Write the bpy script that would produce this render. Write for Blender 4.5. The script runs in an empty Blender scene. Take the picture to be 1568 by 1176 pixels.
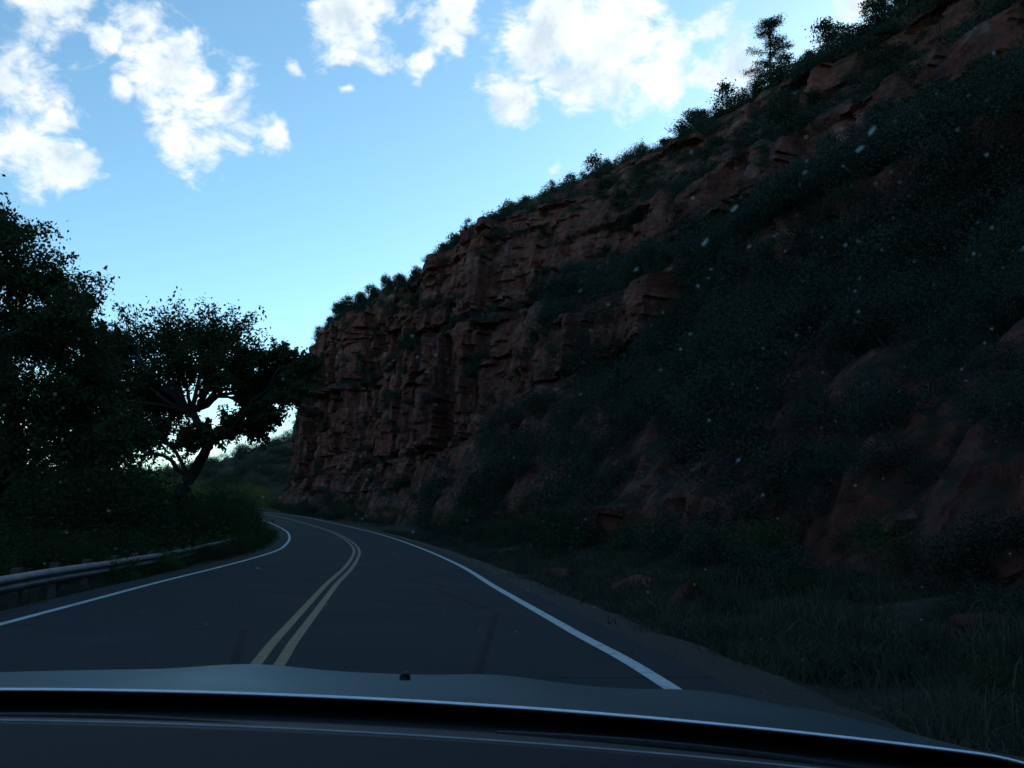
import bpy, math, random
import numpy as np
import bmesh
from mathutils import Vector
random.seed(7); rng=np.random.default_rng(7)
scene=bpy.context.scene
COL=scene.collection
EYE=1.3

# ---------------------------------------------------------------- helpers
def h3(ix,iy,iz,seed=0):
    n=(ix.astype(np.int64)*374761393+iy.astype(np.int64)*668265263+iz.astype(np.int64)*2147483647+seed*1274126177)&0xffffffff
    n=((n^(n>>13))*1274126177)&0xffffffff
    n=(n^(n>>16))&0xffffffff
    n=(n*2246822519)&0xffffffff
    n=(n^(n>>15))&0xffffffff
    return n/4294967295.0
def vnoise(x,y,z,seed=0):
    x=np.asarray(x,float);y=np.asarray(y,float)+0*x;z=np.asarray(z,float)+0*x
    xi=np.floor(x);yi=np.floor(y);zi=np.floor(z)
    fx=x-xi;fy=y-yi;fz=z-zi
    fx=fx*fx*(3-2*fx);fy=fy*fy*(3-2*fy);fz=fz*fz*(3-2*fz)
    r=0
    for a in(0,1):
        for b in(0,1):
            for c in(0,1):
                r=r+h3(xi+a,yi+b,zi+c,seed)*(fx if a else 1-fx)*(fy if b else 1-fy)*(fz if c else 1-fz)
    return r*2-1
def fbm(x,y,z=0.0,o=4,seed=0):
    r=0;a=1;t=0
    for i in range(o):
        r=r+a*vnoise(x*2**i,y*2**i,z*2**i,seed+i);t+=a;a*=.5
    return r/t
def sstep(a,b,x):
    t=np.clip((x-a)/(b-a),0,1);return t*t*(3-2*t)
def catmull(P,n):
    P=np.array(P,float);m=len(P)
    Q=np.vstack([2*P[0]-P[1],P,2*P[-1]-P[-2]])
    t=np.asarray(n) if hasattr(n,'__len__') else np.linspace(0,m-1,n)
    i=np.clip(np.floor(t).astype(int),0,m-2);f=(t-i)[:,None]
    p0,p1,p2,p3=Q[i],Q[i+1],Q[i+2],Q[i+3]
    return .5*((2*p1)+(-p0+p2)*f+(2*p0-5*p1+4*p2-p3)*f**2+(-p0+3*p1-3*p2+p3)*f**3)
def quad_mesh(name,V,F,mats,smooth=False,midx=None):
    V=np.asarray(V,np.float32);F=np.asarray(F,np.int32);k=F.shape[1]
    me=bpy.data.meshes.new(name)
    me.vertices.add(len(V));me.vertices.foreach_set('co',V.ravel())
    me.loops.add(F.size);me.loops.foreach_set('vertex_index',F.ravel())
    me.polygons.add(len(F));me.polygons.foreach_set('loop_start',np.arange(0,F.size,k,dtype=np.int32))
    try: me.polygons.foreach_set('loop_total',np.full(len(F),k,np.int32))
    except Exception: pass
    for m in mats: me.materials.append(m)
    if midx is not None: me.polygons.foreach_set('material_index',np.asarray(midx,np.int32))
    me.polygons.foreach_set('use_smooth',np.full(len(F),smooth,bool))
    me.update(calc_edges=True);me.validate()
    return me
def obj(name,me,parent=None,loc=(0,0,0)):
    o=bpy.data.objects.new(name,me);COL.objects.link(o);o.location=loc
    if parent: o.parent=parent
    return o
def empty(name,loc=(0,0,0)):
    o=bpy.data.objects.new(name,None);COL.objects.link(o);o.location=loc;o.empty_display_size=.3;return o
def grid_faces(nu,nv):
    i,j=np.meshgrid(np.arange(nu-1),np.arange(nv-1),indexing='ij')
    a=(i*nv+j).ravel()
    return np.stack([a,a+nv,a+nv+1,a+1],1)

# ---------------------------------------------------------------- materials
def mat(name):
    m=bpy.data.materials.new(name);m.use_nodes=True
    nt=m.node_tree;b=nt.nodes['Principled BSDF'];return m,nt,b
def noise(nt,vec,scale,detail=5,rough=.6,dist=0):
    n=nt.nodes.new('ShaderNodeTexNoise');n.inputs['Scale'].default_value=scale
    n.inputs['Detail'].default_value=detail;n.inputs['Roughness'].default_value=rough;n.inputs['Distortion'].default_value=dist
    if vec: nt.links.new(vec,n.inputs['Vector'])
    return n.outputs['Fac']
def ramp(nt,fac,stops):
    r=nt.nodes.new('ShaderNodeValToRGB');e=r.color_ramp.elements
    e[0].position=stops[0][0];e[0].color=(*stops[0][1],1);e[1].position=stops[-1][0];e[1].color=(*stops[-1][1],1)
    for p,c in stops[1:-1]:
        x=e.new(p);x.color=(*c,1)
    nt.links.new(fac,r.inputs[0]);return r.outputs[0]
def mixc(nt,fac,a,b,mode='MIX'):
    m=nt.nodes.new('ShaderNodeMix');m.data_type='RGBA';m.blend_type=mode
    for s,v in((m.inputs[0],fac),(m.inputs[6],a),(m.inputs[7],b)):
        if hasattr(v,'links'): nt.links.new(v,s)
        elif isinstance(v,(int,float)): s.default_value=v
        else: s.default_value=(*v,1)
    return m.outputs[2]
def mth(nt,op,a,b=None,c=None,clamp=False):
    m=nt.nodes.new('ShaderNodeMath');m.operation=op;m.use_clamp=clamp
    for i,v in enumerate((a,b,c)):
        if v is None: continue
        if hasattr(v,'links'): nt.links.new(v,m.inputs[i])
        else: m.inputs[i].default_value=v
    return m.outputs[0]
def bump(nt,b,h,strength,dist):
    n=nt.nodes.new('ShaderNodeBump');n.inputs['Strength'].default_value=strength;n.inputs['Distance'].default_value=dist
    nt.links.new(h,n.inputs['Height']);nt.links.new(n.outputs[0],b.inputs['Normal'])
def objco(nt):
    return nt.nodes.new('ShaderNodeNewGeometry').outputs['Position']
def setc(nt,b,c):
    nt.links.new(c,b.inputs['Base Color'])

def rock_material(name,veg=True,green=0.):
    m,nt,b=mat(name)
    g=nt.nodes.new('ShaderNodeNewGeometry');P=g.outputs['Position']
    mp=nt.nodes.new('ShaderNodeMapping');mp.inputs['Scale'].default_value=(.25,.25,1.3);nt.links.new(P,mp.inputs[0])
    strata=noise(nt,mp.outputs[0],.6,6,.65,.3)
    c=ramp(nt,strata,[(.3,(.10,.037,.030)),(.45,(.20,.072,.052)),(.55,(.235,.092,.066)),(.7,(.30,.175,.14))])
    mv=nt.nodes.new('ShaderNodeMapping');mv.inputs['Scale'].default_value=(1.6,1.6,.12);nt.links.new(P,mv.inputs[0])
    streak=noise(nt,mv.outputs[0],.7,5,.6)
    c=mixc(nt,ramp(nt,streak,[(.46,(0,0,0)),(.66,(.78,.78,.78))]),c,(.046,.035,.036))
    fine=noise(nt,P,2.2,8,.7)
    c=mixc(nt,.8,c,ramp(nt,fine,[(.3,(.4,.38,.4)),(.7,(1.25,1.2,1.2))]),'MULTIPLY')
    pale=noise(nt,P,.33,4,.6)
    c=mixc(nt,ramp(nt,pale,[(.59,(0,0,0)),(.69,(.5,.5,.5))]),c,(.28,.21,.175))
    if veg:
        sx=nt.nodes.new('ShaderNodeSeparateXYZ');nt.links.new(g.outputs['Normal'],sx.inputs[0])
        nz=mth(nt,'ADD',sx.outputs[2],mth(nt,'MULTIPLY',noise(nt,P,.5,5,.6),.6))
        f=ramp(nt,nz,[(.74-green,(0,0,0)),(.97-green,(1,1,1))])
        soil=ramp(nt,noise(nt,P,1.1,6,.7),[(.35,(.028,.034,.023)),(.55,(.055,.044,.033)),(.7,(.12,.056,.04)) if green==0 else (.7,(.03,.04,.022))])
        c=mixc(nt,f,c,soil)
    setc(nt,b,c);b.inputs['Roughness'].default_value=.95
    b.inputs['Specular IOR Level'].default_value=.1
    h=mth(nt,'ADD',noise(nt,P,1.5,9,.75),mth(nt,'MULTIPLY',strata,.6))
    bump(nt,b,h,.9,.5)
    return m
def leaf_material(name,dark,light,trans=.25):
    m,nt,b=mat(name)
    P=objco(nt)
    oi=nt.nodes.new('ShaderNodeObjectInfo')
    f=mth(nt,'ADD',mth(nt,'MULTIPLY',noise(nt,P,1.3,2,.6),.8),mth(nt,'MULTIPLY',oi.outputs['Random'],.25))
    c=ramp(nt,f,[(.3,dark),(.75,light)])
    setc(nt,b,c);b.inputs['Roughness'].default_value=.85;b.inputs['Specular IOR Level'].default_value=.04
    t=nt.nodes.new('ShaderNodeBsdfTranslucent');nt.links.new(c,t.inputs[0])
    mx=nt.nodes.new('ShaderNodeMixShader');mx.inputs[0].default_value=trans
    nt.links.new(b.outputs[0],mx.inputs[1]);nt.links.new(t.outputs[0],mx.inputs[2])
    nt.links.new(mx.outputs[0],nt.nodes['Material Output'].inputs[0])
    return m
M_rock=rock_material('red_sandstone')
M_farhill=rock_material('wooded_hill',True,.75)
M_boulder=rock_material('boulder_sandstone',False)
M_leafA=leaf_material('cottonwood_leaves',(.022,.046,.020),(.058,.102,.042),.3)
M_scrub=leaf_material('scrub_oak_leaves',(.020,.032,.026),(.046,.066,.047),.15)
M_jun=leaf_material('juniper_foliage',(.014,.023,.017),(.03,.045,.03),.1)
M_bush=leaf_material('willow_leaves',(.019,.040,.017),(.05,.088,.033),.2)
M_grass=leaf_material('grass_blades',(.028,.037,.025),(.08,.086,.058),.15)
m,nt,b=mat('tree_bark');setc(nt,b,ramp(nt,noise(nt,objco(nt),6,6,.7),[(.3,(.018,.014,.012)),(.7,(.06,.05,.042))]));b.inputs['Roughness'].default_value=.95
bump(nt,b,noise(nt,objco(nt),9,6,.7),.8,.05);M_bark=m
m,nt,b=mat('asphalt');P=objco(nt)
c=ramp(nt,noise(nt,P,.35,6,.6),[(.3,(.020,.025,.029)),(.7,(.033,.038,.043))])
c=mixc(nt,.6,c,ramp(nt,noise(nt,P,60,3,.7),[(.3,(.5,.5,.5)),(.7,(1.4,1.4,1.4))]),'MULTIPLY')
# old sealed cracks and wheel-track wear
ck=nt.nodes.new('ShaderNodeTexVoronoi');ck.feature='DISTANCE_TO_EDGE';ck.inputs['Scale'].default_value=.22;nt.links.new(P,ck.inputs['Vector'])
c=mixc(nt,ramp(nt,ck.outputs['Distance'],[(.004,(.7,.7,.7)),(.012,(0,0,0))]),c,(.010,.011,.013))
setc(nt,b,c);b.inputs['Roughness'].default_value=.9;b.inputs['Specular IOR Level'].default_value=.1
bump(nt,b,noise(nt,P,90,3,.7),.5,.01);M_asph=m
m,nt,b=mat('gravel');P=objco(nt)
c=ramp(nt,noise(nt,P,28,6,.8),[(.3,(.025,.025,.025)),(.5,(.06,.056,.052)),(.72,(.13,.115,.10))])
setc(nt,b,c);b.inputs['Roughness'].default_value=1;b.inputs['Specular IOR Level'].default_value=.1;bump(nt,b,noise(nt,P,30,6,.8),1,.03);M_gravel=m
def paint(name,col,worn):
    m,nt,b=mat(name);P=objco(nt)
    f=ramp(nt,noise(nt,P,7,8,.75),[(.36,(1,1,1)),(.5,(0,0,0))])
    c=mixc(nt,f,col,worn);setc(nt,b,c);b.inputs['Roughness'].default_value=.7;return m
M_white=paint('white_road_paint',(.38,.46,.47),(.17,.20,.21))
M_yellow=paint('yellow_road_paint',(.17,.115,.042),(.075,.058,.032))
m,nt,b=mat('ground_soil');P=objco(nt)
c=ramp(nt,noise(nt,P,.5,8,.7),[(.35,(.023,.029,.02)),(.52,(.038,.039,.03)),(.66,(.07,.046,.037))])
c=mixc(nt,.7,c,ramp(nt,noise(nt,P,9,6,.75),[(.3,(.45,.45,.45)),(.7,(1.3,1.3,1.3))]),'MULTIPLY')
setc(nt,b,c);b.inputs['Roughness'].default_value=1;b.inputs['Specular IOR Level'].default_value=.1;bump(nt,b,noise(nt,P,6,8,.75),.8,.1);M_ground=m
m,nt,b=mat('galvanised_steel');P=objco(nt)
setc(nt,b,ramp(nt,noise(nt,P,3,5,.6),[(.3,(.12,.135,.14)),(.7,(.24,.26,.27))]));b.inputs['Metallic'].default_value=.3;b.inputs['Roughness'].default_value=.6;M_steel=m
m,nt,b=mat('weathered_wood_post');setc(nt,b,ramp(nt,noise(nt,objco(nt),5,5,.6),[(.3,(.03,.027,.023)),(.7,(.07,.06,.05))]));M_post=m
m,nt,b=mat('hood_paint');setc(nt,b,ramp(nt,noise(nt,objco(nt),14,5,.7),[(.3,(.034,.056,.068)),(.7,(.048,.074,.088))]))
b.inputs['Metallic'].default_value=.35;b.inputs['Roughness'].default_value=.38;b.inputs['Specular IOR Level'].default_value=.32;b.inputs['Specular Tint'].default_value=(.6,.85,1,1);M_hood=m
m,nt,b=mat('lip_sky_highlight');setc(nt,b,ramp(nt,noise(nt,objco(nt),30,3,.6),[(.3,(.55,.72,.8)),(.7,(.65,.82,.9))]));b.inputs['Metallic'].default_value=.9;b.inputs['Roughness'].default_value=.25;M_lip_highlight=m  # pale blue colour puts the reflected-sky highlight into the hood's rear lip
m,nt,b=mat('seal_reflection_tone');setc(nt,b,ramp(nt,noise(nt,objco(nt),30,3,.6),[(.3,(.2,.23,.28)),(.7,(.3,.33,.39))]));b.inputs['Metallic'].default_value=.6;b.inputs['Roughness'].default_value=.4;M_seal_refl=m  # seal coloured pale blue-grey to stand in for the windshield-base reflection
m,nt,b=mat('dashboard_vinyl');P=objco(nt)
setc(nt,b,ramp(nt,noise(nt,P,300,3,.6),[(.3,(.010,.009,.015)),(.7,(.023,.020,.031))]));b.inputs['Roughness'].default_value=.75;b.inputs['Specular IOR Level'].default_value=.1
bump(nt,b,noise(nt,P,420,2,.6),.5,.002);M_dash=m
m,nt,b=mat('black_plastic');setc(nt,b,ramp(nt,noise(nt,objco(nt),80,3,.6),[(.3,(.009,.011,.014)),(.7,(.02,.023,.028))]));b.inputs['Roughness'].default_value=.6;b.inputs['Specular IOR Level'].default_value=.15;M_plastic=m
m,nt,b=mat('dried_dust_speck');c=ramp(nt,noise(nt,objco(nt),200,3,.6),[(.3,(.45,.54,.54)),(.7,(.62,.7,.7))]);setc(nt,b,c)
t=nt.nodes.new('ShaderNodeBsdfTranslucent');nt.links.new(c,t.inputs[0]);tr=nt.nodes.new('ShaderNodeBsdfTransparent')
mx=nt.nodes.new('ShaderNodeMixShader');mx.inputs[0].default_value=.8;nt.links.new(b.outputs[0],mx.inputs[1]);nt.links.new(t.outputs[0],mx.inputs[2])
mx2=nt.nodes.new('ShaderNodeMixShader');mx2.inputs[0].default_value=.5;nt.links.new(mx.outputs[0],mx2.inputs[1]);nt.links.new(tr.outputs[0],mx2.inputs[2])
nt.links.new(mx2.outputs[0],nt.nodes['Material Output'].inputs[0]);M_speck=m

# ---------------------------------------------------------------- road path (right edge line)
RP=[(3.6,-45),(2.7,-18),(2.05,-2),(1.29,7.1),(.72,11.2),(-.32,18.4),(-1.7,28),(-4.3,42),(-7.9,58),(-12.6,75),(-20.7,99),(-29,119),(-40,138),(-56,154),(-78,166),(-110,174)]
path=catmull(RP,700)
tan=np.gradient(path,axis=0);tan/=np.linalg.norm(tan,axis=1)[:,None]
nrm=np.stack([tan[:,1],-tan[:,0]],1) # right side
def roadz(y): 
    y=np.asarray(y,float)
    return .00021*np.clip(y-15,0,105)**2+np.clip(y-120,0,200)*.04
pz=roadz(path[:,1])
taper=1-.13*sstep(20,44,path[:,1])
def ribbon(name,o0,o1,m,dz,n=2,parent=None,wid=None):
    offs=np.linspace(o0,o1,n)
    V=np.zeros((len(path),n,3))
    for k,o in enumerate(offs):
        if wid is None: oo=o*(taper if o<-1 else 1)
        else: oo=wid*taper+(o-wid)
        V[:,k,:2]=path+nrm*(oo*np.ones(len(path)))[:,None];V[:,k,2]=pz+dz
    me=quad_mesh(name,V.reshape(-1,3),grid_faces(len(path),n),[m]);return obj(name,me,parent)
road=ribbon('road',-7.9,.5,M_asph,0,8)
ribbon('edge_line_right',-.07,.07,M_white,.004,2,road)
ribbon('edge_line_left',-7.25,-7.12,M_white,.004,2,road,-7.18)
ribbon('centre_line_a',-3.53,-3.42,M_yellow,.004,2,road,-3.36)
ribbon('centre_line_b',-3.31,-3.20,M_yellow,.004,2,road,-3.36)
V=np.zeros((len(path),5,3))
for k,(o,dz_) in enumerate([(.48,-.006),(.7,-.012),(.95,-.03),(1.2,-.07),(1.45,-.16)]):
    jt=.12*fbm(np.arange(len(path))*.25,0*pz+k,seed=301)*(k>1)
    V[:,k,:2]=path+nrm*(o+jt)[:,None] if hasattr(jt,'__len__') else path+nrm*o
    V[:,k,2]=pz+dz_
obj('gravel_shoulder',quad_mesh('gravel_shoulder',V.reshape(-1,3),grid_faces(len(path),5),[M_gravel]),road)
def signed(x,y):
    X=x.ravel();Y=y.ravel();d=np.empty(len(X));k=np.empty(len(X),int)
    pp=path[::3]
    for a in range(0,len(X),20000):
        D=(X[a:a+20000,None]-pp[None,:,0])**2+(Y[a:a+20000,None]-pp[None,:,1])**2
        k[a:a+20000]=D.argmin(1)*3
    dx=X-path[k,0];dy=Y-path[k,1]
    s=dx*nrm[k,0]+dy*nrm[k,1];dist=np.hypot(dx,dy)
    d=np.where(s>=0,dist,-dist)
    return d.reshape(x.shape),pz[k].reshape(x.shape)
def ground_z(x,y):
    x=np.asarray(x,float);y=np.asarray(y,float)
    d,z=signed(x,y)
    L=np.clip(-d-8.0,0,200);R=np.clip(d-.6,0,200)
    z=z-.03-.28*sstep(0,.9,L)-1.6*sstep(2.5,12,L)
    z=z-.18*sstep(0,1.2,R)+.5*sstep(2,5,R)
    a=sstep(0,2,np.maximum(L,R))
    z=z+a*.14*fbm(x*.6,y*.6,o=4,seed=3)+sstep(4,15,L)*.8*fbm(x*.08,y*.08,seed=5)
    return z
def gz1(x,y): return float(ground_z(np.array([float(x)]),np.array([float(y)]))[0])
xs=np.concatenate([np.linspace(-3000,-100,16),np.linspace(-95,-22,70),np.linspace(-21.6,14,150),np.linspace(15,100,40),np.linspace(150,3000,14)])
ys=np.concatenate([np.linspace(-3000,-60,14),np.linspace(-50,-1,40),np.linspace(0,50,190),np.linspace(50.6,220,150),np.linspace(240,3000,18)])
X,Y=np.meshgrid(xs,ys,indexing='ij')
Z=ground_z(X,Y)
obj('ground',quad_mesh('ground',np.stack([X,Y,Z],-1).reshape(-1,3),grid_faces(len(xs),len(ys)),[M_ground],True))

# ---------------------------------------------------------------- hillside / cliff
FOOT=[(10,-45),(7.2,-4),(6.2,12),(4.4,27),(1.4,41),(-2.5,58),(-8,76),(-16,98),(-24,116),(-33,136),(-40,154),(-42.5,169),(-40,184),(-23,212),(22,245)]
RIM=[(95,-48),(69,-4),(58,15),(46,36),(34,56),(20,80),(7,102),(-5,121),(-13,136),(-22,152),(-31,165),(-34,173),(-30,186),(-15,207),(20,232)]
tt=np.linspace(0,len(FOOT)-1,8000)
f0=catmull(FOOT,tt);r0=catmull(RIM,tt);mid=.65*f0+.35*r0
ds=np.linalg.norm(np.diff(mid,axis=0),axis=1)
step=np.clip(.0050*np.linalg.norm(mid[1:],axis=1),.11,.38)
cum=np.concatenate([[0],np.cumsum(ds/step)]);arc=np.concatenate([[0],np.cumsum(ds)])
NS=int(cum[-1]);ts=np.interp(np.linspace(0,cum[-1],NS),cum,tt);S=np.interp(ts,tt,arc)
F=catmull(FOOT,ts);R=catmull(RIM,ts)
NU=280;u=np.linspace(0,1,NU)
w=sstep(40,88,F[:,1])[:,None]
hN=np.interp(u,[0,.05,.12,.30,.42,.55,.68,.80,.91,1],[0,.022,.09,.34,.375,.58,.635,.83,.885,1])[None]
hF=np.interp(u,[0,.1,.2,.50,.53,.80,.82,.9,.95,1],[0,.14,.22,.27,.38,.44,.60,.68,.84,1])[None]
h=hN*(1-w)+hF*w
zf=ground_z(F[:,0],F[:,1])-.5
zr=EYE+38.6+1.2*fbm(S*.06,0*S,seed=21)+1.2*(1-sstep(30,70,F[:,1]))+.8*sstep(120,160,F[:,1])
Zh=zf[:,None]+u[None]*(zr-zf)[:,None]
out=F-R;out/=np.linalg.norm(out,axis=1)[:,None]
XY=F[:,None,:]*(1-h[...,None])+R[:,None,:]*h[...,None]
SS=np.repeat(S[:,None],NU,1)
dh=np.gradient(h,axis=1)*np.linalg.norm(F-R,axis=1)[:,None];dz=np.gradient(Zh,axis=1)
steep=sstep(.9,2.6,dz/np.maximum(dh,1e-3))
wz=Zh+1.6*fbm(SS*.035,Zh*.05,seed=31)+.03*SS
lay=[-10.]
while lay[-1]<80: lay.append(lay[-1]+random.choice([.6,1.0,1.8,3.,4.2,5.5,7]))
lay=np.array(lay);li=np.searchsorted(lay,wz)-1
lw=rng.uniform(1.6,5,len(lay));lp=rng.uniform(-.3,.35,len(lay))
jit=.55*fbm(SS*.4,Zh*.5,seed=9)+.25*fbm(SS*1.6,Zh*1.6,seed=10)
jx=SS+jit
bi=np.floor((jx+rng.uniform(0,99,len(lay))[li])/lw[li]);pro=h3(bi,li,0*bi,4)*1.7-.8
ci=np.floor(jx/3.4+.5*fbm(SS*.1,0*SS,seed=14));hcol=h3(ci,np.floor(wz/13),0*ci,6)*3.4-1.7
bi2=np.floor(jx/1.5+.3);pro2=h3(bi2,np.floor(wz/1.4+.4*h3(bi2,bi2,0*bi2,2)),0*bi2,8)*.6
nose=1-sstep(128,158,F[:,1])[:,None]*.8
big=(5.0*fbm(SS*.045,Zh*.02,seed=41,o=3)+2.4*fbm(SS*.16,Zh*.04,seed=45,o=3))*nose
edge=np.sin(np.pi*np.clip(u,0,1))[None]**.5
calm=(.66+.34*w)*(1-.6*(1-sstep(22,34,F[:,1]))[:,None]*(1-sstep(.15,.4,u))[None])
disp=edge*(big*(.35+.65*w)) + calm*(lp[li]+pro+pro2+hcol*steep)*(.28+.75*steep)*sstep(0,.04,u)[None]*(.4+.6*nose) + .5*fbm(SS*.7,Zh*.9,seed=51,o=5)*(.6+.4*steep)
disp=disp*np.clip(u/.06,0.05,1)[None]
XY=XY+out[:,None,:]*disp[...,None]
Zh=Zh+ (1-steep)*(.8*fbm(XY[...,0]*.4,XY[...,1]*.4,seed=61)+.35*fbm(XY[...,0]*1.7,XY[...,1]*1.7,seed=65))*sstep(0,.06,u)[None]
back=[3,9,25,60,130];bz=[.3,.4,-1,-3,-6]
Bk=np.stack([np.concatenate([XY[:,-1]-out*b_,(Zh[:,-1]+z_)[:,None]],1) for b_,z_ in zip(back,bz)],1)
G=np.concatenate([np.concatenate([XY,Zh[...,None]],-1),Bk],1)
nv=G.shape[1]
obj('canyon_cliff',quad_mesh('canyon_cliff',G.reshape(-1,3),grid_faces(NS,nv)[:,::-1],[M_rock],False))
A=G[:-1,:-1];B=G[1:,:-1];C=G[:-1,1:]
nn=np.cross(C-A,B-A);ar=np.linalg.norm(nn,axis=-1);nzz=np.abs(nn[...,2])/np.maximum(ar,1e-9)

# ---------------------------------------------------------------- foliage
def leaf_geo(C,size,aspect=.55,up=0.):
    n=len(C);a=rng.normal(size=(n,3));a[:,2]+=up;a/=np.linalg.norm(a,axis=1)[:,None]
    b=np.cross(a,rng.normal(size=(n,3)));b/=np.linalg.norm(b,axis=1)[:,None]
    s=(size*rng.uniform(.6,1.4,n))[:,None]
    V=np.stack([C-a*s,C+b*s*aspect,C+a*s,C-b*s*aspect],1).reshape(-1,3)
    return V,np.arange(4*n).reshape(-1,4)
def tube(pts,rad,k=6):
    pts=np.array(pts);n=len(pts);T=np.gradient(pts,axis=0);T/=np.linalg.norm(T,axis=1)[:,None]+1e-9
    ref=np.where(np.abs(T[:,2:3])>.9,np.array([[1.,0,0]]),np.array([[0,0,1.]]))
    a=np.cross(T,ref);a/=np.linalg.norm(a,axis=1)[:,None];b=np.cross(T,a)
    ang=np.arange(k)*2*np.pi/k
    V=pts[:,None]+np.asarray(rad)[:,None,None]*(a[:,None]*np.cos(ang)[None,:,None]+b[:,None]*np.sin(ang)[None,:,None])
    Fq=[]
    for i in range(n-1):
        for j in range(k):
            Fq.append([i*k+j,i*k+(j+1)%k,(i+1)*k+(j+1)%k,(i+1)*k+j])
    return V.reshape(-1,3),np.array(Fq)
def join(parts):
    Vs=[];Fs=[];o=0
    for V,F_ in parts:
        Vs.append(V);Fs.append(F_+o);o+=len(V)
    return np.concatenate(Vs),np.concatenate(Fs)
def limb(p0,p1,r0,r1,sag=0.,wob=.12,n=9):
    p0=np.array(p0,float);p1=np.array(p1,float);t=np.linspace(0,1,n)[:,None]
    L=np.linalg.norm(p1-p0);P_=p0+(p1-p0)*t
    P_[:,2]+=(np.sin(np.pi*t[:,0])*sag*L)
    wv=rng.normal(size=(n,3))*wob*L*.25;wv[0]=0;wv[-1]=0
    wv=(wv+np.roll(wv,1,0))/2;wv[0]=0;wv[-1]=0
    P_=P_+wv
    return P_,np.linspace(r0,r1,n)
def cottonwood(name,base,forks,clumps,nleaf,lsize,trunk_r=.45):
    root=empty(name,base)
    base=np.array(base,float);parts=[];leafC=[]
    prev=base;r=trunk_r;fk=[np.array(f,float) for f in forks]
    for f in fk:
        P_,rr=limb(prev,f,r,r*.78,0,.1);parts.append(tube(P_,rr,9));prev=f;r*=.78
    for (x,y,z,cr) in clumps:
        c=np.array([x,y,z]);f=min(fk,key=lambda q:np.linalg.norm(q-c)+(3 if q[2]>c[2] else 0))
        P_,rr=limb(f,c,max(.07,r*.6),.035,.12,.22,11);parts.append(tube(P_,rr,6))
        ns=int(16+cr*12)
        for i in range(ns):
            d=rng.normal(size=3);d/=np.linalg.norm(d);d*=cr*rng.uniform(.25,1.3)*np.array([1,1,1.05])
            st=P_[rng.integers(5,11)]
            e=c+d;Q,q=limb(st,e,.028,.008,.06,.25,6);parts.append(tube(Q,q,4))
            m_=int(nleaf/ns*rng.uniform(.3,1.8))
            tpos=rng.uniform(.3,1.05,m_)
            L_=st+(e-st)*tpos[:,None]+rng.normal(size=(m_,3))*np.array([.30,.30,.26])*cr*.62*rng.uniform(.4,1.1)
            leafC.append(L_)
    V,F_=join(parts);obj('trunk_and_limbs',quad_mesh(name+'_wood',V-base,F_,[M_bark],True),root)
    Cc=np.concatenate(leafC)-base
    V,F_=leaf_geo(Cc,lsize);obj('foliage',quad_mesh(name+'_leaves',V,F_,[M_leafA]),root)
    return root
def ab(a,b_,D,r=1.): # bearing tangent, elevation tangent, forward distance
    return (a*D,D,EYE+b_*D,r)
DB=38
clB=[(-.401,.208,1.5),(-.36,.216,1.5),(-.325,.210,1.3),(-.300,.190,1.1),(-.266,.190,.9),(-.240,.172,.8),(-.439,.203,1.4),(-.377,.180,1.5),(-.421,.150,1.6),(-.338,.172,.9),(-.283,.152,.8),(-.305,.165,.8),(-.25,.148,.65),(-.315,.112,.8),(-.46,.145,1.7),(-.272,.124,.65),(-.50,.18,1.7),(-.415,.11,1.4),(-.44,.09,1.6),(-.29,.135,.6),(-.48,.11,1.6),(-.52,.13,1.6),(-.285,.108,.6),(-.345,.10,.8),(-.229,.175,.55),(-.26,.165,.7),(-.47,.205,1.2),(-.238,.150,.5),(-.37,.095,.9),(-.39,.13,.8)]
cl=[]
for a,b_,r in clB:
    D=DB+rng.uniform(-2.2,2.2);cl.append(ab(a,b_,D,r))
cottonwood('cottonwood_tree',(-14.8,38,gz1(-14.8,38)-.2),[(-14.5,38,1.9),(-13.8,38.1,3.2),(-12.9,37.9,4.6),(-13.8,38,6.0)],cl,3000,.078,.42)
DA=26
clA=[(-.59,.34,1.2),(-.53,.268,1.2),(-.575,.285,1.4),(-.49,.25,.8),(-.544,.205,1.4),(-.495,.205,1.0),(-.568,.147,1.5),(-.51,.135,1.4),(-.463,.16,1.0),(-.64,.31,1.6),(-.66,.22,1.8),(-.64,.375,1.2),(-.54,.09,1.5),(-.62,.12,1.7),(-.7,.33,1.8),(-.47,.09,1.2),(-.51,.235,.9),(-.56,.235,1.3),(-.6,.2,1.4),(-.43,.11,.9)]
cl=[]
for a,b_,r in clA:
    D=DA+rng.uniform(-1.8,1.8);cl.append(ab(a,b_,D,r))
cottonwood('cottonwood_tree',(-15.8,26,gz1(-15.8,26)-.2),[(-15.3,26,2),(-14.6,26,4.2),(-15.2,26,6.4),(-15.9,26,8.3)],cl,3200,.063,.42)
cl=[(-27+rng.uniform(-5,8),48+rng.uniform(-3,3),rng.uniform(1.5,9.5),rng.uniform(1.4,2.1)) for i in range(24)]
cottonwood('cottonwood_tree',(-27,48,gz1(-27,48)-.2),[(-27,48,3),(-26.5,48,5.5),(-27.5,48,7.5)],cl,1600,.10,.4)

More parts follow.
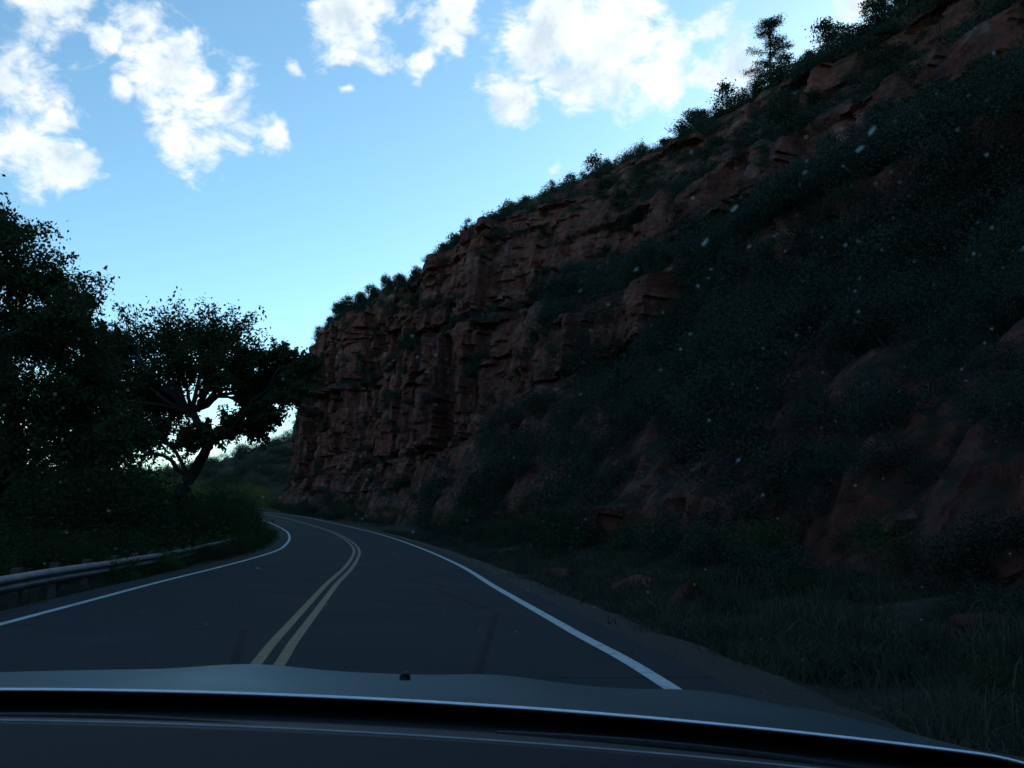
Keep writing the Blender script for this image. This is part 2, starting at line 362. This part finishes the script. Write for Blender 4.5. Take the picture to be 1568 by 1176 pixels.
def proto(kind,seed):
    global rng
    rg=np.random.default_rng(seed);rng_old=rng;rng=rg
    if kind=='scrub':
        k=18;d=rg.normal(size=(k,3));d/=np.linalg.norm(d,axis=1)[:,None];d*=rg.uniform(.3,.85,k)[:,None];d[:,2]=np.abs(d[:,2])*.9+.1
        C=(d[rg.integers(0,k,900)]+rg.normal(size=(900,3))*.16);C=C[C[:,2]>0]
        V,F_=leaf_geo(C,.048);mt=[M_scrub,M_bark];parts=[(V,F_)]
    elif kind=='oak':
        k=26;d=rg.normal(size=(k,3));d/=np.linalg.norm(d,axis=1)[:,None];d*=rg.uniform(.35,.9,k)[:,None];d[:,2]=np.abs(d[:,2])*1.1+.15
        C=(d[rg.integers(0,k,2300)]+rg.normal(size=(2300,3))*.13);C=C[C[:,2]>0]
        V,F_=leaf_geo(C,.03);mt=[M_scrub,M_bark];parts=[(V,F_)]
    elif kind=='willow':
        k=22;d=rg.normal(size=(k,3))*[.42,.42,.0];d[:,2]=rg.uniform(.1,1.25,k)**.8;d[:,:2]*=(1.25-d[:,2:3]*.6)
        C=(d[rg.integers(0,k,1700)]+rg.normal(size=(1700,3))*.14);C=C[C[:,2]>0]
        V,F_=leaf_geo(C,.038,.35,.6);mt=[M_bush,M_bark];parts=[(V,F_)]
    elif kind=='juniper':
        k=22;zz=rg.uniform(.05,.98,k);ra=(1-zz)**.6*.48+.04;an=rg.uniform(0,6.28,k)
        d=np.stack([np.cos(an)*ra*rg.uniform(.3,1.1,k),np.sin(an)*ra*rg.uniform(.3,1.1,k),zz],1)
        C=d[rg.integers(0,k,1400)]+rg.normal(size=(1400,3))*[.09,.09,.07];C=C[C[:,2]>0]
        V,F_=leaf_geo(C,.03,.6,.5);mt=[M_jun,M_bark];parts=[(V,F_)]
    st=[]
    for i in range(5):
        Q,q=limb((0,0,-.1),d[i],.025,.008,0,.2,5);st.append(tube(Q,q,4))
    V2,F2=join(st);V,F3=join(parts+[(V2,F2)])
    mi=np.zeros(len(F3),int);mi[len(parts[0][1]):]=1
    me=quad_mesh(kind,V,F3,mt,False,mi);rng=rng_old
    return me
P_s=[proto('scrub',i) for i in range(5)];P_w=[proto('willow',i+20) for i in range(4)];P_j=[proto('juniper',i+40) for i in range(6)];P_o=[proto('oak',i+60) for i in range(5)]
def inst(root,protos,nm,loc,sc,sq=1.,tilt=.1):
    o=bpy.data.objects.new(nm,random.choice(protos));COL.objects.link(o);o.parent=root
    o.location=loc;o.rotation_euler=(random.uniform(-tilt,tilt),random.uniform(-tilt,tilt),random.uniform(0,6.28))
    o.scale=(sc*random.uniform(.8,1.25),sc*random.uniform(.8,1.25),sc*sq*random.uniform(.8,1.2));return o
hs=empty('hillside_scrub')
cen=(A+B+C)/3
wN=(1-w[:-1])
clus=fbm(cen[...,0]*.07,cen[...,1]*.07,cen[...,2]*.07,o=3,seed=77)
wt=ar*np.clip(nzz-.22,0,1)*(1.25*wN+.5*w[:-1])*(.14+sstep(-.25,.15,clus))
vfrac=(np.arange(wt.shape[1])[None]/NU)
wt=wt*(1+1.6*wN*sstep(.75,.95,vfrac))
wt[:,NU-1:]*=.2
wt[:,:3]=0;wt*= (cen[...,1]>-4)
bank=np.exp(-(((cen[...,0]-9.5)/3.4)**2+((cen[...,1]-14.5)/4.5)**2+((cen[...,2]-4)/4)**2))
wt*=1-.7*bank
p=wt.ravel()/wt.sum()
idx=rng.choice(len(p),4600,p=p)
cf=cen.reshape(-1,3)[idx];df=np.linalg.norm(cf,axis=1)
for q,d_ in zip(cf,df):
    s=random.uniform(.5,1.5)*(.6 if d_<28 else 1.05)
    inst(hs,P_s if d_>55 else P_o,'scrub',(q[0],q[1],q[2]-.12),s,1.)
vv=np.arange(NU+len(back)-1)[None]/NU
wt2=ar*(vv>.04)*(vv<.5)*np.clip(nzz-.2,0,1)*sstep(16,26,cen[...,1])*(1-sstep(62,86,cen[...,1]))*(.12+sstep(-.15,.2,clus))*(1-.95*bank)
idx=rng.choice(wt2.size,600,p=wt2.ravel()/wt2.sum())
for q in cen.reshape(-1,3)[idx]:
    inst(hs,P_o,'oak_brush',(q[0],q[1],q[2]-.2),random.uniform(.9,2.2)*(.7 if q[1]<26 else 1),1.1)
fs=empty('roadside_brush')
for i in range(460):
    k=rng.integers(0,NS);f=F[k]
    if f[1]<5 or f[1]>165: continue
    lo=-4.5 if f[1]>20 else -2.5
    o_=out[k]*random.uniform(lo,1.4 if f[1]>14 else .6)
    x,y=f[0]+o_[0],f[1]+o_[1]
    uz=max(0,-(o_[0]*out[k][0]+o_[1]*out[k][1]))*.55
    s=random.uniform(.6,1.7) if f[1]>20 else random.uniform(.35,.95)
    inst(fs,P_o if random.random()<.7 else P_w,'brush',(x,y,gz1(x,y)+uz*.6-.1),s,.9)
for i in range(95):
    y=random.uniform(6,22);k=int(np.argmin(np.abs(F[:,1]-y)));v=rng.integers(4,44);q=G[k,v]
    inst(fs,P_o,'brush',(q[0],q[1],q[2]-.1),random.uniform(.3,.9),.9)
rj=empty('rim_junipers')
ccl=fbm(S*.12,0*S,seed=99)
for i in range(760):
    k=rng.integers(int(NS*.12),int(NS*.93))
    if ccl[k]<-.25 and random.random()<.5: continue
    b_=random.choice([-2,-1,0,0,1,2.5,4])
    q=XY[k,-1]-out[k]*b_
    z=Zh[k,-1] if b_>=0 else Zh[k,-8]
    s=random.choice([1.2,1.6,2.0,2.4,3.0,3.4])
    if random.random()<.45: inst(rj,P_o,'juniper_low',(q[0],q[1],z-.25),random.uniform(.8,1.7),.9)
    else: inst(rj,P_j,'juniper',(q[0],q[1],z-.4),s)
for i in range(560):
    k=rng.integers(int(NS*.12),int(NS*.93));v=rng.integers(int(NU*.3),NU-1)
    if nzz[min(k,NS-2),v]<.35: continue
    q=G[k,v];inst(rj,P_j,'juniper',(q[0],q[1],q[2]-.3),random.uniform(1.2,2.8))

def pine(name,base,H,seed):
    rg=np.random.default_rng(seed);root=empty(name,base);parts=[];LC=[]
    P_,rr=limb((0,0,-.3),(.25,0,H*.97),.16,.03,0,.04,12);parts.append(tube(P_,rr,7))
    for i in range(26):
        z=H*(.2+.79*i/26);L=(2.1*(1-.5*abs(i/26-.3)))*rg.uniform(.45,1.15)*(1 if i<21 else .6);an=rg.uniform(0,6.28)
        p0=np.array([.25*z/H,0,z]);p1=p0+np.array([math.cos(an)*L,math.sin(an)*L,rg.uniform(-.05,.4)*L])
        Q,q=limb(p0,p1,.05,.012,.05,.2,6);parts.append(tube(Q,q,4))
        for t_ in (.45,.75,1.):
            c=p0+(p1-p0)*t_;m_=150;LC.append(c+rg.normal(size=(m_,3))*[.28,.28,.13])
    V,F_=join(parts);obj('trunk_and_limbs',quad_mesh(name+'_wood',V,F_,[M_bark],True),root)
    V,F_=leaf_geo(np.concatenate(LC),.085,.3,.4);obj('foliage',quad_mesh(name+'_needles',V,F_,[M_jun]),root)
kk=int(np.argmin(np.abs(R[:,0]/np.maximum(R[:,1],1)-.312)+(R[:,1]<20)*9))
pine('pine_tree',(R[kk,0],R[kk,1],Zh[kk,NU-1]-.2),6.7,3)

lb=empty('creekside_willows')
for i in range(800):
    y=random.uniform(8,75);k=int(np.argmin(np.abs(path[:,1]-y)))
    o_=-random.uniform(9.9,30)
    far_=-o_-9.9
    s=random.uniform(.8,1.3)*(.6+min(far_,8)*.22)*(1 if y<45 else 1.2)
    o_=min(o_,-8.4-s*1.1)
    x,yy=path[k]+nrm[k]*o_
    if yy<6: continue
    inst(lb,P_w,'willow',(x,yy,gz1(x,yy)-.1),s)
for i in range(190):
    y=random.uniform(24,84);k=int(np.argmin(np.abs(path[:,1]-y)))
    s=random.uniform(.9,2.3) if y>40 else random.uniform(.5,1.1)
    x,yy=path[k]+nrm[k]*-(8.3*taper[k]+s*1.05+random.random()*4)
    inst(lb,P_w,'willow',(x,yy,gz1(x,yy)-.1),s)
for i in range(70):
    y=random.uniform(22,56);k=int(np.argmin(np.abs(path[:,1]-y)));x,yy=path[k]+nrm[k]*-random.uniform(8.4,9)*taper[k]
    inst(lb,P_w,'willow',(x,yy,gz1(x,yy)-.1),random.uniform(.3,.6))
for i in range(90):
    y=random.uniform(30,62);x=-random.uniform(.33,.62)*y-3.4
    inst(lb,P_w,'willow',(x,y,gz1(x,y)-.1),random.uniform(2.3,3.4))
dt=empty('distant_trees')
for i in range(200):
    x=random.uniform(-130,-50);y=random.uniform(110,240)
    if x/y>-.27: continue
    d_,z=signed(np.array([x]),np.array([y]))
    if abs(d_[0]+3.5)<9: continue
    inst(dt,P_w,'tree',(x,y,gz1(x,y)-.3),random.uniform(2.5,5))
xs2=np.linspace(-420,120,240);ys2=np.linspace(230,420,60)
X2,Y2=np.meshgrid(xs2,ys2,indexing='ij')
Hm=sstep(235,300,Y2+10*fbm(X2*.02,Y2*.02,seed=90))*(11+15*sstep(-125,-70,X2)+5*fbm(X2*.04,Y2*.04,seed=91))
Zm=ground_z(X2,Y2)-1+Hm
obj('far_hill',quad_mesh('far_hill',np.stack([X2,Y2,Zm],-1).reshape(-1,3),grid_faces(240,60),[M_farhill],True))
for i in range(700):
    a=rng.integers(110,190);b_=rng.integers(8,28)
    inst(dt,P_o,'tree',(X2[a,b_]+random.uniform(-2,2),Y2[a,b_],Zm[a,b_]-.4),random.uniform(1.8,3.8))
WP=[(-150,130),(-95,70),(-62,30),(-48,-10),(-40,-50),(-15,-80),(25,-85),(70,-60)]  # out-of-view wall, added to block sky light from left and behind
wp=catmull(WP,160);wt_=np.gradient(wp,axis=0);wt_/=np.linalg.norm(wt_,axis=1)[:,None];wn=np.stack([wt_[:,1],-wt_[:,0]],1)
V=[]
for o_,z_ in zip([0,6,12,14,22,24,36,70,140],[-3,4,9,18,22,32,38,42,44]):
    o2=o_+2*fbm(np.arange(160)*.2,0*np.arange(160)+z_*.1,seed=12)
    V.append(np.concatenate([wp+wn*o2[:,None],np.full((160,1),float(z_))+1.5*fbm(np.arange(160)*.15,0*np.arange(160)+z_,seed=15)[:,None]],1))
V=np.stack(V,1)
obj('unseen_light_block_wall',quad_mesh('unseen_light_block_wall',V.reshape(-1,3),grid_faces(160,9),[M_rock],False))

# ---------------------------------------------------------------- grass
def tuft(seed,h_,n,spread):
    rg=np.random.default_rng(seed);V=[];Fq=[]
    for i in range(n):
        x,y=rg.normal(size=2)*spread*.55;a=rg.uniform(0,6.28);L=h_*rg.uniform(.3,1.15);wd=.005+.004*rg.random()
        bx,by=rg.normal(size=2)*L*.5;ca,sa=math.cos(a)*wd,math.sin(a)*wd
        b0=len(V)
        V+=[(x-ca,y-sa,-.04),(x+ca,y+sa,-.04),(x+ca*.8+bx*.4,y+sa*.8+by*.4,L*.6),(x-ca*.8+bx*.4,y-sa*.8+by*.4,L*.6),(x+bx+ca*.1,y+by+sa*.1,L*.9),(x+bx-ca*.1,y+by-sa*.1,L*.9)]
        Fq+=[(b0,b0+1,b0+2,b0+3),(b0+3,b0+2,b0+4,b0+5)]
    return quad_mesh('grass_patch',V,Fq,[M_grass])
P_g=[tuft(i,.19,230,.55) for i in range(4)];P_g2=[tuft(10+i,.42,90,.25) for i in range(3)]
gr=empty('roadside_grass')
gcl=lambda x,y: float(fbm(np.array([x*.5]),np.array([y*.5]),seed=200)[0])
for i in range(1500):
    y=(random.random()**1.5)*70+1.5;k=int(np.argmin(np.abs(path[:,1]-y)))
    x,yy=path[k]+nrm[k]*(1.35+random.random()*4.9)
    g_=gcl(x,yy)
    if g_<-.22: continue
    inst(gr,P_g if (random.random()<.8 or g_<.05) else P_g2,'grass',(x,yy,gz1(x,yy)),random.uniform(.6,1.3))
for i in range(420):
    y=random.random()**1.3*60+6;k=int(np.argmin(np.abs(path[:,1]-y)))
    x,yy=path[k]+nrm[k]*-(8.3+random.random()*3)
    inst(gr,P_g,'grass',(x,yy,gz1(x,yy)),random.uniform(.5,1.1))
for i in range(50):
    y=random.uniform(5,30);k=int(np.argmin(np.abs(path[:,1]-y)))
    x,yy=path[k]+nrm[k]*random.uniform(2.6,5.2)
    inst(fs,P_o if random.random()<.5 else P_w,'weeds',(x,yy,gz1(x,yy)-.05),random.uniform(.18,.42),.8)

# ---------------------------------------------------------------- boulders
def boulder(loc,s,seed):
    bm=bmesh.new();bmesh.ops.create_icosphere(bm,subdivisions=5,radius=1)
    co=np.array([v.co[:] for v in bm.verts])
    rg=np.random.default_rng(seed);pl=rg.normal(size=(13,3));pl/=np.linalg.norm(pl,axis=1)[:,None];dd=rg.uniform(.42,.75,13)
    for n_,d_ in zip(pl,dd):
        t_=co@n_-d_;co=co-np.clip(t_,0,None)[:,None]*n_*.96
    co=co+co*(.09*fbm(co[:,0]*3+seed,co[:,1]*3,co[:,2]*3,o=5))[:,None]
    for v,c in zip(bm.verts,co): v.co=Vector(c*np.array(s)*1.3)
    me=bpy.data.meshes.new('boulder');bm.to_mesh(me);bm.free();me.materials.append(M_boulder)
    o=obj('boulder',me,None,loc);o.rotation_euler=(0,0,seed*1.3);return o
for i,(x,y,s) in enumerate([(3.1,16.0,(.4,.3,.3)),(2.6,19.5,(.5,.4,.3)),(5.2,10.2,(.3,.25,.2)),(1.2,24.5,(.5,.4,.35))]):
    boulder((x,y,gz1(x,y)+s[2]*.3),s,i+1)
def hill_pt(y,v):
    k=int(np.argmin(np.abs(F[:,1]-y)));return G[k,v]
for i,(y,v,s) in enumerate([(11.5,13,(.35,.3,.25)),(13.5,24,(.5,.4,.4)),(15.5,10,(.35,.3,.25)),(9,18,(.35,.3,.3)),(14.5,32,(.4,.35,.3)),(12,6,(.35,.3,.25))]):
    q=hill_pt(y,v);boulder((q[0],q[1],q[2]-.02),s,i+11)

# ---------------------------------------------------------------- guardrail
gr_=empty('guardrail')
k0=int(np.argmin(np.abs(path[:,1]-0)));k1=int(np.argmin(np.abs(path[:,1]-46)))
pk=np.arange(k0,k1)
prof=[(-.03,.0),(.0,.02),(.05,.075),(.05,.115),(-.01,.155),(.05,.195),(.05,.235),(0,.29),(-.03,.31)]
V=np.zeros((len(pk),len(prof),3));top=ground_z(path[pk,0]+nrm[pk,0]*-8.6,path[pk,1]+nrm[pk,1]*-8.6)
top=np.convolve(np.pad(top,8,mode='edge'),np.ones(17)/17,'valid')
for j,(o_,z_) in enumerate(prof):
    V[:,j,:2]=path[pk]+nrm[pk]*(-8.6+o_);V[:,j,2]=top+.35+z_
obj('w_beam',quad_mesh('w_beam',V.reshape(-1,3),grid_faces(len(pk),len(prof)),[M_steel],True),gr_)
s_=np.concatenate([[0],np.cumsum(np.linalg.norm(np.diff(path[pk],axis=0),axis=1))])
for q in np.arange(.5,s_[-1],1.9):
    k=int(pk[np.argmin(np.abs(s_-q))]);c=path[k]+nrm[k]*-8.78
    bm=bmesh.new();bmesh.ops.create_cube(bm,size=1);bmesh.ops.scale(bm,vec=(.16,.18,1.2),verts=bm.verts)
    bmesh.ops.bevel(bm,geom=bm.edges[:],offset=.012,segments=1)
    me=bpy.data.meshes.new('post');bm.to_mesh(me);bm.free();me.materials.append(M_post)
    o=obj('post',me,gr_,(c[0],c[1],top[k-k0]+.13));o.rotation_euler=(0,0,-math.atan2(tan[k,0],tan[k,1]))

# ---------------------------------------------------------------- the car we are riding in
car=empty('car')
def hood_z(x,y):
    d=.246+.065*x+.045*x*x+.118*(y-1.25)+.16*np.clip(y-1.85,0,9)**2
    d=d+1.2*np.clip(x-.62,0,1)**2+1.5*np.clip(-1.2-x,0,1)**2
    bul=.012*np.exp(-((x+.55+.1*(y-1.9))/.13)**2)+.010*np.exp(-((x+.02+.1*(y-1.9))/.12)**2)+.013*np.exp(-((x-.42+.1*(y-1.9))/.12)**2)
    return EYE-d+bul*sstep(1.28,1.6,y)
hx=np.linspace(-1.45,.88,150);hy=np.linspace(1.24,3.0,90)
HX,HY=np.meshgrid(hx,hy,indexing='ij');HXs=HX-.11*(HY-1.24)
HYs=HY+.03*(1-((HX+.3)/1.2)**2)*(1-sstep(1.24,1.7,HY))
obj('hood',quad_mesh('hood',np.stack([HXs,HYs,hood_z(HXs,HYs)],-1).reshape(-1,3),grid_faces(150,90),[M_hood],True),car)
ex=HXs[:,0];ey=HYs[:,0];ez=hood_z(ex,ey)
V,F_=tube(np.stack([ex,ey-.004,ez-.001],1),np.full(len(ex),.0025),8);obj('hood_rear_lip',quad_mesh('lip',V,F_,[M_lip_highlight],True),car)
hzz=float(hood_z(np.array(-.2),np.array(1.72)))
V,F_=tube([(-.2,1.72,hzz-.004),(-.2,1.72,hzz+.003),(-.2,1.735,hzz+.007),(-.2,1.76,hzz+.006)],[.012,.011,.008,.003],10)
obj('washer_nozzle',quad_mesh('nozzle',V,F_,[M_plastic],True),car)
def strip(name,ya,yb,za,zb,m,n=100,curve=.03,k=5):
    x=np.linspace(-1.3,.95,n);V=[]
    for t_ in np.linspace(0,1,k):
        yy=ya+(yb-ya)*t_+curve*(1-((x+.3)/1.2)**2)
        zz=EYE-(za+(zb-za)*t_)-.065*x-.045*x*x
        V.append(np.stack([x,yy,zz],1))
    V=np.stack(V,1);return obj(name,quad_mesh(name,V.reshape(-1,3),grid_faces(n,k),[m],True),car)
DZ=.026
strip('firewall_top',1.60,1.225,.305,.276,M_plastic)
strip('cowl_lip',1.225,1.20,.275,.275,M_plastic)
strip('cowl',1.20,.99,.275,.213+DZ,M_plastic)
strip('windshield_base',.985,.965,.212+DZ,.2085+DZ,M_plastic)
strip('dashboard',.96,.3,.207+DZ,.2+DZ,M_dash,k=14)
strip('dashboard_face',.3,.26,.201+DZ,.5,M_dash)
x=np.linspace(-1.25,.9,100)
V,F_=tube(np.stack([x,.972+.03*(1-((x+.3)/1.2)**2),EYE-.2065-DZ-.065*x-.045*x*x],1),np.full(100,.0013),6);obj('windshield_seal',quad_mesh('seal',V,F_,[M_seal_refl],True),car)
for nm,p0,p1 in(('wiper_a',(-.78,1.2),(-.12,1.1)),('wiper_b',(-.02,1.21),(.55,1.12))):
    Q=[];rr=[]
    for t_ in np.linspace(0,1,12):
        xx=p0[0]+(p1[0]-p0[0])*t_;yy=p0[1]+(p1[1]-p0[1])*t_
        Q.append((xx,yy,EYE-.276-.065*xx-.045*xx*xx+.008*math.sin(math.pi*t_)+.012*t_));rr.append(.008-.005*t_)
    V,F_=tube(Q,rr,6);obj(nm,quad_mesh(nm,V,F_,[M_plastic],True),car)
def speck(a,b_,L,W,rot):
    t_=.654/(1+1.418*b_);c=np.array([a*t_,t_,EYE+b_*t_])
    ux=np.array([1.,0,0]);uy=np.array([0,-1.418,1.])/math.hypot(1.418,1)
    n_=np.cross(ux,uy)
    d1=ux*math.cos(rot)+uy*math.sin(rot);d2=-ux*math.sin(rot)+uy*math.cos(rot)
    k=9;V=[c+n_*W*.3]
    for i in range(k):
        an=i*2*math.pi/k;r=random.uniform(.75,1.2);V.append(c+d1*L*math.cos(an)*r+d2*W*math.sin(an)*r)
    return np.array(V),np.array([[0,1+i,1+(i+1)%k] for i in range(k)])
sp=[]
for a,b_,L in((.43,.463,.0024),(.414,.44,.0024),(.35,.425,.0010),(.262,.366,.0022),(.226,.325,.0024),(.145,.292,.0016),(.255,.07,.0020),(.28,.03,.0012),(.347,.41,.0012),(.205,.215,.0010),(-.41,.06,.0014),(-.11,-.01,.0012)):
    sp.append(speck(a,b_,L*1.15,L*.42,random.uniform(.8,1.25)))
for i in range(620):
    a=random.uniform(-.6,.62);b_=random.uniform(-.15,.6);L=random.choice([.0003,.0004,.0005,.0006,.0009])
    if b_>.22+.75*max(a+.2,0)*.6 and random.random()<.95: continue
    sp.append(speck(a,b_,L,L*random.uniform(.4,1),random.uniform(0,3.14)))
V,F_=join(sp);obj('windshield_specks',quad_mesh('specks',V,F_,[M_speck]),car)

# ---------------------------------------------------------------- sky
SUN_AZ=math.radians(30);SUN_EL=math.radians(20)
world=bpy.data.worlds.new('World');scene.world=world;world.use_nodes=True
nt=world.node_tree;bg=nt.nodes['Background'];wo=nt.nodes['World Output']
sky=nt.nodes.new('ShaderNodeTexSky');sky.sky_type='NISHITA';sky.sun_disc=False
sky.sun_elevation=SUN_EL;sky.sun_rotation=SUN_AZ;sky.air_density=1.0;sky.dust_density=.25;sky.ozone_density=1.4
bg.inputs['Strength'].default_value=.2
skyc=mixc(nt,1.0,sky.outputs[0],(.80,1.07,1.08),'MULTIPLY')
nt.links.new(skyc,bg.inputs[0])
tc=nt.nodes.new('ShaderNodeTexCoord');D=tc.outputs['Generated']
# (bearing, elevation, radius, weight)
CL=[(-.594,.531,.055),(-.552,.481,.026),(-.595,.452,.042),(-.552,.427,.038),(-.51,.405,.026),(-.563,.628,.05),(-.457,.607,.035),(-.495,.58,.024),(-.422,.556,.045),(-.388,.514,.052),(-.34,.506,.034),(-.377,.464,.044),(-.322,.46,.034),(-.283,.452,.022),(-.465,.51,.018),
(-.194,.598,.046),(-.226,.607,.022),(-.205,.566,.02),(-.166,.615,.026),(-.067,.624,.028),(-.09,.59,.03),(-.116,.552,.018),(-.074,.569,.016),
(.053,.598,.062),(.013,.565,.04),(.005,.518,.034),(.068,.523,.042),(.132,.598,.062),(.123,.531,.045),(.179,.573,.045),(.178,.531,.036),
(.244,.611,.026),(.274,.556,.034),(.233,.527,.022),(.412,.624,.02),(-.255,.535,.018,.62),(-.2,.51,.014,.55),(.118,.472,.02,.5),(.047,.41,.02,.42)]
nw=nt.nodes.new('ShaderNodeTexNoise');nw.inputs['Scale'].default_value=14;nw.inputs['Detail'].default_value=4;nt.links.new(D,nw.inputs['Vector'])
vs=nt.nodes.new('ShaderNodeVectorMath');vs.operation='SUBTRACT';nt.links.new(nw.outputs['Color'],vs.inputs[0]);vs.inputs[1].default_value=(.5,.5,.5)
vm=nt.nodes.new('ShaderNodeVectorMath');vm.operation='MULTIPLY_ADD';nt.links.new(vs.outputs[0],vm.inputs[0]);vm.inputs[1].default_value=(.06,.06,.06);nt.links.new(D,vm.inputs[2])
DW=vm.outputs[0]
cur=None
for e in CL:
    a,b_,r=e[:3];wg=e[3] if len(e)>3 else 1.0
    L=math.sqrt(1+a*a+b_*b_);v=nt.nodes.new('ShaderNodeVectorMath');v.operation='DISTANCE'
    nt.links.new(DW,v.inputs[0]);v.inputs[1].default_value=(a/L,1/L,b_/L)
    f=mth(nt,'MULTIPLY_ADD',v.outputs['Value'],-1/(r*1.15/L),wg)
    cur=f if cur is None else mth(nt,'MAXIMUM',cur,f)
raw=mth(nt,'MAXIMUM',cur,-1.5)
cur=mth(nt,'MINIMUM',raw,.6)
mpp=nt.nodes.new('ShaderNodeMapping');mpp.inputs['Rotation'].default_value=(0,math.radians(-30),0);mpp.inputs['Scale'].default_value=(.8,1,1.25);nt.links.new(D,mpp.inputs[0])
n1=noise(nt,mpp.outputs[0],26,7,.62,.3)
s=mth(nt,'ADD',cur,mth(nt,'MULTIPLY',mth(nt,'SUBTRACT',n1,.5),2.6))
mr=nt.nodes.new('ShaderNodeMapRange');mr.interpolation_type='SMOOTHSTEP';nt.links.new(s,mr.inputs[0])
mr.inputs[1].default_value=-.08;mr.inputs[2].default_value=.75
shade=noise(nt,D,16,5,.6,.2)
ccol=ramp(nt,mth(nt,'ADD',mth(nt,'MULTIPLY',raw,.14),shade),[(.44,(1.0,1.0,1.0)),(.58,(.80,.87,.92)),(.74,(.58,.68,.76))])
bg2=nt.nodes.new('ShaderNodeBackground');nt.links.new(ccol,bg2.inputs[0]);bg2.inputs[1].default_value=1.2
mx=nt.nodes.new('ShaderNodeMixShader');nt.links.new(mr.outputs[0],mx.inputs[0]);nt.links.new(bg.outputs[0],mx.inputs[1]);nt.links.new(bg2.outputs[0],mx.inputs[2])
nt.links.new(mx.outputs[0],wo.inputs[0])
sl=bpy.data.lights.new('sun','SUN');sl.energy=2.5;sl.angle=math.radians(.5);sl.color=(1,.9,.78)
so=bpy.data.objects.new('sun',sl);COL.objects.link(so)
dv=Vector((math.sin(SUN_AZ)*math.cos(SUN_EL),math.cos(SUN_AZ)*math.cos(SUN_EL),math.sin(SUN_EL)))
so.rotation_euler=dv.to_track_quat('Z','Y').to_euler();so.location=(60,40,80)

# ---------------------------------------------------------------- camera
cd=bpy.data.cameras.new('camera');cam=bpy.data.objects.new('camera',cd);COL.objects.link(cam)
cd.sensor_width=36;cd.lens=1358/1568*36;cd.clip_start=.02;cd.clip_end=8000
cam.location=(0,0,EYE);cam.rotation_euler=(math.radians(90+8.9),0,0)
cd.dof.use_dof=True;cd.dof.focus_distance=60;cd.dof.aperture_fstop=18
scene.camera=cam
scene.view_settings.view_transform='Standard';scene.view_settings.look='None';scene.view_settings.exposure=0;scene.view_settings.gamma=1
